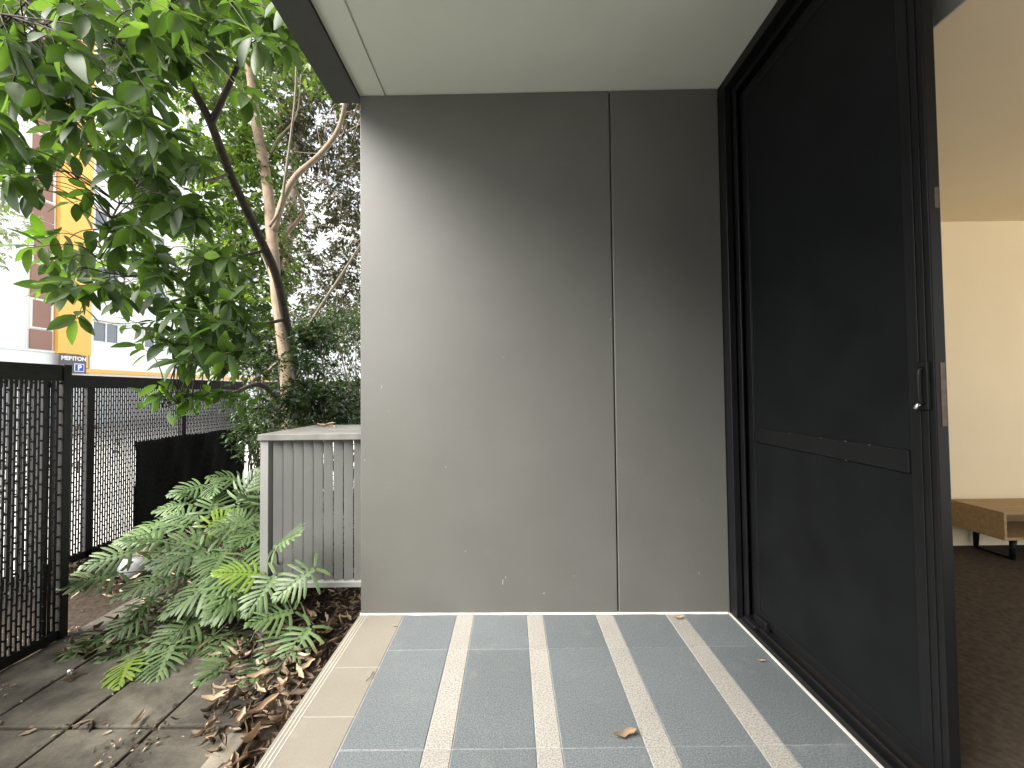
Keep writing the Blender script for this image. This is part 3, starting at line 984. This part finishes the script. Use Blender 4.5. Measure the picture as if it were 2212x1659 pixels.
shrub('shrub', Vector((-2.9, 5.1, -.17)), 'leafy green shrub left of the tan trunk above the fence', [(500, 720), (610, 660), (610, 850), (540, 850), (505, 800)], 4.7, 5.4, 26, 28, 50, 33, s0=.04, s1=.075)
shrub('shrub', Vector((-3.0, 4.9, -.17)), 'dark low shrub against the far slotted fence', [(450, 860), (560, 850), (570, 990), (530, 960), (500, 910)], 4.3, 4.9, 14, 22, 40, 34)

for bx_, by_, lb in ((-5.0, 2.6, 'low reddish brown bush outside the near slotted fence'), (-6.2, 4.9, 'low reddish brown bush outside the far slotted fence'), (-4.6, 1.7, 'low bush at the left edge beyond the near slotted fence')):
    o = empty('bush', (bx_, by_, -.2), lb, 'bush', 'low bushes outside the fence')
    rb_ = np.random.default_rng(int(abs(bx_ * 100)))
    cc = [np.array([bx_ + rb_.normal() * .35, by_ + rb_.normal() * .45, rb_.uniform(.0, .75)]) for _ in range(14)]
    P, A, Nn = sprays(rb_, cc, [.16] * 14, 5, per=8)
    cloud('foliage', P, A, Nn, rb_.uniform(.05, .09, len(P)), M['fineleaf'], o)
    sb = MB()
    for c in cc[::2]: sb.tube([(bx_, by_, -.2), tuple(c)], [.012, .005], 5, False)
    sb.build('stems', M['greybark'], o)['kind'] = 'stuff'

# far tree before the white building, glare painted into its leaf colour
T5 = Vector((-15.6, 12.0, -.2))
t5 = empty('street_tree', T5, 'street tree before the white building with haze painted into its leaves', 'tree')
q = [(T5.x, 12, -.2, .2), (T5.x - .1, 12, 3, .16), (T5.x - .5, 12, 6, .10)]
s_ = spline(q, 4)
MB().tube([a[:3] for a in s_], [a[3] for a in s_], 8).build('trunk', M['greybark'], t5)
C, Rr = px_blobs(r3, [(-160, 420), (0, 415), (60, 450), (65, 540), (-20, 560), (-160, 560)], 11, 12.6, 26, 22, 38)
P, A, Nn = sprays(r3, C, Rr, 9, per=9)
cloud('crown', P, A, Nn, r3.uniform(.11, .17, len(P)), M['hazeleaf'], t5)

# ================================================================== LOBED LEAF PLANTS
def lobed(seed, n=9, Wd=.40):
    """deeply cut leaf blade of length 1 along +X, normal +Z"""
    r_ = random.Random(seed)
    b = MB()
    def mid(t): return Vector((t, 0, -.16 * t * t))
    # central blade
    ts = [0, .12, .3, .5, .7, .86, .96]
    hw = [.060, .098, .100, .084, .062, .042, .020]
    vs_ = [mid(t) for t in ts] + [mid(t) + Vector((0, h, .015)) for t, h in zip(ts, hw)] + [mid(t) + Vector((0, -h, .015)) for t, h in zip(ts, hw)]
    k_ = len(ts); fs = []
    for i in range(k_ - 1):
        fs += [(i, i + 1, k_ + i + 1, k_ + i), (i, 2 * k_ + i, 2 * k_ + i + 1, i + 1)]
    b.add(vs_, fs, True)
    def lobe(t, ang, ln, w, sgn):
        p = mid(t)
        d = Vector((math.cos(ang), sgn * math.sin(ang), 0)); s_ = Vector((-d.y, d.x, 0))
        dr = r_.uniform(.10, .26)
        h = min(.05, .05)
        a0 = p + d * h
        st = [(0, .75), (.5, 1.0), (.85, .80), (1.0, .22)]
        vv_ = []
        for f, ww in st:
            c = a0 + d * (ln - h) * f + Vector((.10 * ln * f * f, 0, .02 + .05 * f * (1 - f) - dr * f * f * ln))
            vv_ += [c + s_ * w * ww * .5, c + Vector((0, 0, .006)), c - s_ * w * ww * .5]
        fs_ = []
        for i in range(3):
            a = i * 3
            fs_ += [(a, a + 1, a + 4, a + 3), (a + 1, a + 2, a + 5, a + 4)]
        b.add(vv_, fs_, True)
    for i in range(n):
        f = i / (n - 1)
        t = -.01 + .90 * f
        ang = R(128 - 106 * f ** .42)
        ln = Wd * (.92 + .42 * math.sin(math.pi * min(1, f * 1.05 + .16)) - .50 * f ** 1.6)
        for sgn in (1, -1):
            lobe(t, ang + R(r_.uniform(-6, 6)), ln * r_.uniform(.86, 1.08), .080 * (1.12 - .34 * f), sgn)
    lobe(.90, 0.0, .17, .075, 1)
    return b
lob_t = []
for sd_ in range(5):
    bb = lobed(sd_, n=9 + sd_ % 2, Wd=.45 + .03 * (sd_ % 3))
    lob_t.append({k_: bb.mesh('leaf', M[k_]) for k_ in ('fernleaf', 'limeleaf')})

def c5(x, y): return (184.3 + x * .1944, 998.5 + y * .1944)
def c6(x, y): return (184.3 + x * .25, 1228.9 + y * .25)
crownA = on_z(600, 1336, -.15); crownB = on_z(480, 1312, -.15); crownC = Vector((-1.62, 3.15, -.15))
plants = []
for c, lab in ((crownA, 'lobed leaf plant nearest the tiled edge beneath the louvred enclosure'),
               (crownB, 'lobed leaf plant sprawling over the pavers beside the grey pot'),
               (crownC, 'lobed leaf plant at the back left of the louvred enclosure')):
    plants.append((empty('philodendron', c, lab, 'plant', 'lobed leaf plants in the garden bed'), c))
Ld = [  # base px, tip px, base distance, tip distance, plant, colour
    (c5(1740, 210), c5(1440, 150), 3.15, 3.05, 2, 0), (c5(1320, 260), c5(1050, 320), 3.1, 3.0, 2, 0), (c5(1690, 460), c5(1860, 150), 2.95, 3.0, 2, 0),
    (c5(1140, 460), c5(880, 500), 3.0, 2.95, 2, 0), (c5(1400, 600), c5(1470, 330), 2.9, 3.05, 2, 0), (c5(1250, 640), c5(940, 560), 2.85, 2.85, 2, 0),
    (c5(900, 650), c5(540, 750), 2.85, 2.75, 1, 0), (c5(1090, 730), c5(890, 640), 2.75, 2.8, 1, 0), (c5(900, 770), c5(420, 840), 2.75, 2.65, 1, 0),
    (c5(880, 880), c5(600, 850), 2.6, 2.55, 1, 0), (c5(560, 990), c5(60, 1110), 2.55, 2.42, 1, 0), (c5(370, 1235), c5(-180, 1330), 2.45, 2.32, 1, 0),
    (c5(1330, 860), c5(930, 890), 2.7, 2.6, 1, 0), (c5(1200, 1010), c5(770, 1120), 2.6, 2.5, 1, 0), (c5(1370, 720), c5(1560, 590), 2.75, 2.85, 2, 1),
    (c5(1790, 690), c5(1470, 710), 2.75, 2.65, 2, 0), (c5(1830, 720), c5(1640, 560), 2.8, 2.85, 2, 0), (c5(1630, 1120), c5(1410, 1050), 2.5, 2.5, 0, 0),
    (c5(1560, 1260), c5(960, 1590), 2.42, 2.25, 1, 0), (c5(1720, 1370), c5(1200, 1570), 2.4, 2.3, 0, 0), (c5(1820, 1480), c5(1440, 1650), 2.36, 2.3, 0, 0),
    (c5(830, 1470), c5(560, 1640), 2.5, 2.35, 1, 0), (c5(2100, 960), c5(2230, 850), 2.12, 2.08, 0, 0), (c5(1960, 1240), c5(1800, 1240), 2.25, 2.2, 0, 1),
    (c5(1960, 500), c5(1800, 380), 3.0, 2.95, 2, 0), (c5(1350, 420), c5(1140, 340), 3.1, 3.0, 2, 0), (c5(1950, 760), c5(1700, 860), 2.75, 2.6, 2, 0),
    (c5(1500, 850), c5(1700, 830), 2.65, 2.7, 2, 0), (c5(1900, 350), c5(1960, 150), 3.1, 3.15, 2, 0), (c5(1480, 200), c5(1400, 330), 3.15, 3.0, 2, 0),
    (c6(1795, 370), c6(1650, 400), 2.18, 2.12, 0, 0), (c6(1940, 510), c6(1790, 690), 2.12, 2.02, 0, 0), (c6(1370, 770), c6(1120, 960), 2.10, 1.98, 0, 0),
    (c6(985, 440), c6(630, 640), 2.28, 2.12, 1, 0), (c6(755, 660), c6(600, 1070), 2.12, 1.96, 1, 0), (c6(670, 590), c6(430, 810), 2.2, 2.05, 1, 0),
    (c6(400, 800), c6(320, 1085), 2.08, 1.98, 1, 1), (c6(490, 550), c6(190, 740), 2.3, 2.12, 1, 0), (c6(200, 640), c6(-80, 760), 2.3, 2.15, 1, 0),
    (c6(1780, 530), c6(1650, 700), 2.15, 2.05, 0, 0), (c6(1710, 760), c6(1560, 910), 2.08, 2.0, 0, 0), (c6(1400, 240), c6(1130, 380), 2.3, 2.2, 0, 0),
    (c6(560, 330), c6(280, 530), 2.4, 2.25, 1, 0), (c6(1090, 740), c6(880, 880), 2.25, 2.15, 0, 0), (c6(1980, 0), c6(1790, 130), 2.16, 2.1, 0, 0),
    (c6(600, 800), c6(500, 1060), 2.15, 2.0, 1, 0), (c6(1640, 60), c6(1480, 260), 2.22, 2.12, 0, 0), (c6(1250, 600), c6(1160, 700), 2.3, 2.2, 0, 0),
]
rl = random.Random(8)
# more leaves low inside the clump
for i in range(66):
    pl = rl.choice((1, 1, 2, 2, 2, 0))
    c = plants[pl][1]
    an = rl.uniform(0, 6.28); rr = rl.uniform(.15, .42)
    bp = Vector((c.x + math.cos(an) * rr, c.y + math.sin(an) * rr * .8 + .1, c.z + rl.uniform(.12, .42)))
    if bp.x > -1.42 and bp.y > 2.15: bp.x = -1.45 - rl.uniform(0, .2)
    tp = bp + Vector((math.cos(an) * .2, math.sin(an) * .2, -.03))
    Ld.append((bp, tp, None, None, pl, 0))
up = Vector((0, 0, 1))
for i, (bp, tp, Yb, Yt, pl, colr) in enumerate(Ld):
    if Yb is not None:
        bp = at(bp[0], bp[1], Yb); tp = at(tp[0], tp[1], Yt)
    for p in (bp, tp):
        p.z = max(p.z, -.125)
        if p.y > 2.24 and -1.375 < p.x < -.8: p.y = 2.23
    ax = tp - bp
    L = ax.length * 1.02
    L = max(.20, min(.38, L * 1.16))
    ax.normalize()
    view = (CAM - bp).normalized()
    nz = up * 1.0 + view * .55 + Vector((rl.gauss(0, .22), rl.gauss(0, .2), 0))
    Xa, Ya, Za = frames(np.array([ax]), np.array([nz]))
    root, c = plants[pl]
    o = bpy.data.objects.new('leaf', lob_t[i % 5]['limeleaf' if colr else 'fernleaf'])
    mm = Matrix((Xa[0] * L, Ya[0] * L, Za[0] * L)).transposed().to_4x4()
    mm.translation = bp - c
    link(o, root); o.matrix_basis = mm
    # stalk
    cc = c + Vector((rl.uniform(-.03, .03), rl.uniform(-.03, .03), 0))
    d = bp - cc
    mid_ = cc + d * .5 + up * (.06 + .10 * d.length) + Vector((rl.gauss(0, .015), rl.gauss(0, .015), 0))
    s_ = spline([tuple(cc), tuple(mid_), tuple(bp)], 5)
    MB().tube(s_, [.0058 - .0026 * j / (len(s_) - 1) for j in range(len(s_))], 6).build('leaf_stalk', M['stalk'], root)

# ================================================================== LITTER
def dead_template(curl, roll, wd=.19, sd_=0):
    n = 6; V = []; F = []
    jr = random.Random(sd_)
    for i in range(n):
        t = i / (n - 1)
        w = wd * jr.uniform(.8, 1.2) * math.sin(math.pi * (t * .92 + .06)) ** .8 + .004
        a = curl * (t - .5)
        px, pz = math.sin(a) / max(abs(curl), .01) * 1.0, (1 - math.cos(a)) / max(abs(curl), .01) + jr.uniform(-.03, .03)
        tw_ = jr.uniform(-.05, .05)
        for sgn in (-1, -.5, 0, .5, 1):
            V.append((px + jr.uniform(-.015, .015), sgn * w * math.cos(roll * abs(sgn)) + tw_, pz + w * abs(sgn) * math.sin(roll * abs(sgn)) + jr.uniform(-.012, .012)))
    for i in range(n - 1):
        for k_ in range(4):
            a = i * 5 + k_
            F.append((a, a + 1, a + 6, a + 5))
    return np.array(V), F
dt = [dead_template(1.2, .9, .19, 1), dead_template(-.8, .6, .15, 2), dead_template(2.4, 1.3, .22, 3), dead_template(.5, 1.6, .13, 4)]
rng = np.random.default_rng(77)
def scatter(n, fx, h, s0, s1, V, F, mat, name):
    P = []; 
    while len(P) < n:
        x, y = rng.uniform(-3.4, -.80), rng.uniform(.1, 4.6)
        d = fx(x, y)
        if rng.random() < d:
            P.append((x, y, -.148 + rng.uniform(0, h) * d))
    P = np.array(P)
    A = rng.normal(size=(n, 3)) * np.array([1, 1, .28]); Nn = np.tile([0, 0, 1.0], (n, 1)) + rng.normal(size=(n, 3)) * .55
    return P, A, Nn, rng.uniform(s0, s1, n)
def bed(x, y):
    # thick beside the deck edge, thin elsewhere
    edge = -1.03 if y < 1.55 else -1.03 - min(.30, (y - 1.55) * .8)
    if y < 1.5: edge = -.985
    elif y < 2.15: edge = -1.12 - min(.24, (y - 1.5) * .5)
    if x > edge: return 1.0
    if y > 2.1 and x > -2.3: return .40
    if y > 2.75: return .45
    if abs(y - 1.685) < .02 and x > -1.7: return .3
    return .012 if x > -1.6 else .004
for i, (V, F) in enumerate(dt):
    P, A, Nn, S = scatter(950, bed, .095, .034, .10, V, F, None, None)
    tag(cloud('leaf_litter', P, A, Nn, S, M['litter'], None, V, F), kind='stuff')
# fine crumbs in the joints
def crumbs(x, y):
    d = min(abs(x - a) for a in (-2.10, -1.752, -1.41)); e = min(abs(y - a) for a in (1.685, .97))
    if y < 2.4 and min(d, e) < .018: return .6
    if (x + 1.42) ** 2 + (y - 1.58) ** 2 * .6 < .010: return 1.0
    if (x + 2.28) ** 2 + (y - 1.84) ** 2 < .012: return 1.0
    if y < 2.4 and abs(y - 2.37) < .12: return .8
    if -1.1 < x < -.8: return .5
    return .01
P, A, Nn, S = scatter(2600, crumbs, .012, .010, .026, None, None, None, None)
tag(cloud('soil_crumbs', P, A, Nn, S, M['litter'], None), kind='stuff')

# bigger curled leaves one can pick out
big = []
for i, (V, F) in enumerate(dt):
    b = MB(); b.add(V, F, True); big.append(b.mesh('dead_leaf', M['deadleaf']))
def dead(px, py, Z, L, yaw, ti, lab, group=None, tilt=.1, xy=None):
    p = on_z(px, py, Z)
    o = bpy.data.objects.new('dead_leaf', big[ti])
    o.location = p
    o.scale = (L, L * rl.uniform(.8, 1.5), L)
    o.rotation_euler = (tilt, -tilt * .6, yaw)
    link(o)
    tag(o, lab, 'leaf', group)
    return o
dead(1352, 1590, .004, .085, .2, 0, 'curled brown leaf on the deck beside the third cream strip', 'dead leaves on the tiled deck')
dead(1466, 1335, .008, .062, .1, 1, 'brown leaf lying against the wall base on the fourth cream strip', 'dead leaves on the tiled deck')
dead(1645, 1428, .004, .034, -.3, 0, 'tiny brown leaf on the blue tile beside the door sill', 'dead leaves on the tiled deck')
dead(852, 1352, .004, .030, -.4, 1, 'tiny yellowish leaf on the beige edge tile near the wall', 'dead leaves on the tiled deck')
dead(142, 1406, -.143, .11, .75, 1, 'long pale yellow leaf lying on the pavers by the fence post', 'dead leaves on the paving')
dead(60, 1584, -.145, .05, .6, 1, 'small pale leaf lying on the paver in the left corner', 'dead leaves on the paving')
dead(231, 1570 + 14, -.145, .03, .6, 1, 'tiny pale chip of leaf in the middle of a paver', 'dead leaves on the paving')
for px, py, L, yw, ti, lb in ((705, 921, .12, .1, 0, 'longest rusty curled leaf in the middle of the enclosure lid'), (690, 920, .09, 1.3, 1, 'rusty leaf left of the others on the enclosure lid'),
                          (722, 923, .07, 2.2, 3, 'smallest rusty leaf nearest the wall on the enclosure lid')):
    dead(px, py, EZ1 + .038, L, yw, ti, lb, 'dead leaves on the enclosure lid')
spots = [(470, 1512, .17, .3), (590, 1405, .22, .5), (520, 1395, .12, 1.9), (640, 1490, .16, 1.2), (570, 1530, .18, 1.0), (610, 1480, .14, 1.5), (545, 1600, .17, 1.4), (530, 1640, .15, 1.2),
         (505, 1655, .12, 2.2), (660, 1440, .12, .9), (700, 1375, .13, .4), (690, 1400, .11, 1.6), (560, 1460, .14, .2), (500, 1480, .11, .9), (600, 1560, .13, .8), (640, 1520, .10, .3),
         (575, 1435, .10, 2.4), (740, 1335, .12, .2), (720, 1350, .10, 1.0), (530, 1550, .12, 1.7)]
for i, (px, py, L, yw) in enumerate(spots):
    L *= .72
    dead(px, py, -.09 + .02 * rl.random(), L, yw, i % 4, 'large curled tan leaf lying in the litter beside the beige tile edge', 'large curled leaves in the litter', rl.uniform(-.5, .5))

# sticks on the beige tiles and in the bed
st = MB().tube(spline([tuple(on_z(790, 1471, .003)), tuple(on_z(800, 1462, .008)), tuple(on_z(806, 1450, .003))], 4), .0014, 5)
tag(st.build('twig', M['darkbark']), 'thin dark curved twig on the beige edge tile', 'twig')
st = MB().tube(spline([tuple(on_z(500, 1530, -.14)), tuple(on_z(525, 1538, -.12)), tuple(on_z(536, 1550, -.14))], 4), .0022, 5)
tag(st.build('twig', M['straw']), 'short pale bent twig on the paver by the litter', 'twig')

# ---- round pot with a dried root tuft
pp_ = Vector((-2.72, 3.08, -.165))
pot = empty('plant_pot', pp_, 'round pale grey glazed pot half hidden under the lobed leaves', 'pot')
MB().lathe([(0, 0), (.06, .0), (.095, .035), (.112, .085), (.106, .135), (.085, .168), (.078, .168), (.080, .140), (0, .138)], pp_).build('pot_body', M['pot'], pot)
tf = MB()
for i in range(110):
    a = rl.uniform(0, 6.28); r_ = rl.uniform(.02, .075)
    p0 = pp_ + Vector((.075, 0, .14)); p1 = p0 + Vector((math.cos(a) * r_, math.sin(a) * r_, rl.uniform(.02, .10)))
    p2 = p0 + Vector((math.cos(a + 1) * r_ * .9, math.sin(a + 1) * r_ * .9, rl.uniform(0, .08)))
    tf.tube([p0, p1, p2], .0016, 4, False)
tf.build('dried_roots', M['straw'], pot)['kind'] = 'stuff'
# small shiny cap on the paver joint
kp = on_z(152, 1457, -.147)
cp = MB().lathe([(0, .026), (.008, .025), (.013, .019), (.014, .010), (.016, .004), (.016, 0)], kp, 16)
tag(cp.build('metal_cap', M['steel']), 'small shiny metal cap standing on a paver joint', 'cap')

# ================================================================== BUILDING ACROSS THE STREET
BX = -22.0
bl = empty('apartment_building', (BX - 4, 30, -.2), 'white apartment building with an orange stripe seen beyond the fence', 'building')
b = MB(); b.box(BX - 9, BX, 2, 62, -.2, 3.28); b.build('base_wall', M['bwhite'], bl)
MB().box(BX - 9, BX + .06, 2, 20.02, 3.282, 26).build('white_wall', M['bwhite'], bl)
# storeys to the right of the stripe: spandrel, then window band
zf = 3.282
fl = 0
while zf < 25:
    z0 = zf; z1 = zf + .75 if fl == 0 else zf + 1.75
    MB().box(BX - 9, BX + .05, 21.85, 62, z0, z1).build('spandrel', M['bwhite'], bl)
    zt = z1 + 1.20
    MB().box(BX - 9, BX - .10, 21.85, 62, z1, zt).build('recess', M['bpale'], bl)
    y = 22.05
    while y < 40:
        w = MB()
        w.box(BX - .10, BX - .02, y, y + 1.5, z1 + .02, z1 + .10); w.box(BX - .10, BX - .02, y, y + 1.5, zt - .1, zt - .02)
        for yy in (y, y + .72, y + 1.42): w.box(BX - .10, BX - .02, yy, yy + .08, z1 + .10, zt - .1)
        wo = w.build('window', M['wframe'], bl)
        MB().box(BX - .09, BX - .06, y + .08, y + 1.42, z1 + .10, zt - .1).build('pane', M['glass'], wo)
        y += 3.1
    MB().box(BX - 9, BX + .12, 21.85, 62, zt, zt + .06).build('slab_edge', M['bpale'], bl)
    zf = zt + .06
    fl += 1
# orange stripe with joints
z = 3.282
while z < 25:
    MB().bbox(BX, BX + .28, 20.12, 21.72, z, z + 2.98, .01).build('stripe_panel', M['orange'], bl)
    z += 3.0
MB().box(BX, BX + .20, 21.722, 21.84, 2.35, 26).build('stripe_edge', M['bpale'], bl)
MB().bbox(BX, BX + .32, 21.40, 62, 2.40, 2.59, .01).build('orange_band', M['orange'], bl)
MB().bbox(BX, BX + .30, 21.20, 21.55, 2.62, 3.281, .01).build('orange_return', M['orange'], bl)
MB().box(BX, BX + .16, 2, 20.1, 3.283, 3.36).build('ledge', M['bpale'], bl)
# brown window column left of the stripe
z = 3.40
MB().box(BX + .06, BX + .10, 18.95, 20.08, 3.37, 26).build('window_surround', M['wframe'], bl)
while z < 24:
    MB().bbox(BX + .10, BX + .16, 19.05, 19.98, z, z + .88, .01).build('brown_panel', M['mauve'], bl)
    w = MB()
    w.box(BX + .10, BX + .17, 19.05, 19.98, z + .93, z + 1.0); w.box(BX + .10, BX + .17, 19.05, 19.98, z + 2.25, z + 2.32)
    w.box(BX + .10, BX + .17, 19.05, 19.12, z + 1.0, z + 2.25); w.box(BX + .10, BX + .17, 19.91, 19.98, z + 1.0, z + 2.25)
    wo = w.build('window', M['wframe'], bl)
    MB().box(BX + .10, BX + .13, 19.12, 19.91, z + 1.0, z + 2.25).build('pane', M['mauve'], wo)
    MB().bbox(BX + .10, BX + .16, 19.05, 19.98, z + 2.36, z + 2.98, .01).build('brown_panel', M['mauve'], bl)
    z += 3.03
# facade joints
b = MB()
for zz in (6.6, 9.7, 12.8, 15.9): b.box(BX + .06, BX + .064, 2, 18.9, zz, zz + .04)
b.build('panel_joint', M['bpale'], bl)

# sign board with lettering on the building
sg = empty('sign_board', (BX + .3, 20.7, 2.75), 'dark grey sign board with white letters and a blue badge below the orange stripe', 'sign')
SY0, SY1, SZ0, SZ1 = 20.16, 21.40, 2.33, 3.24
MB().bbox(BX + .30, BX + .36, SY0, SY1, SZ0, SZ1, .01).build('board', M['signgrey'], sg)
def text(s_, y, z, size, mat, parent, name, x, bold=.0, align='LEFT'):
    cu = bpy.data.curves.new(name, 'FONT')
    cu.body = s_; cu.size = size; cu.extrude = .006; cu.offset = bold; cu.align_x = align
    cu.materials.append(mat)
    tmp = bpy.data.objects.new(name, cu)
    me = bpy.data.meshes.new_from_object(tmp)
    bpy.data.objects.remove(tmp)
    me.name = name
    o = bpy.data.objects.new(name, me)
    link(o, parent)
    o.matrix_basis = Matrix(((0, 0, 1, x), (1, 0, 0, y), (0, 1, 0, z), (0, 0, 0, 1)))
    o.location = Vector((x, y, z)) - world_loc(parent)
    return o
text('MERITON', (SY0 + SY1) / 2, 2.97, .275, M['signwhite'], sg, 'lettering', BX + .368, .010, 'CENTER')
MB().bbox(BX + .36, BX + .372, 20.80, 21.28, 2.42, 2.82, .004).build('badge_border', M['signwhite'], sg)
MB().bbox(BX + .372, BX + .378, 20.835, 21.245, 2.455, 2.785, .002).build('badge', M['signblue'], sg)
text('P', 21.04, 2.50, .36, M['signwhite'], sg, 'badge_letter', BX + .384, .012, 'CENTER')
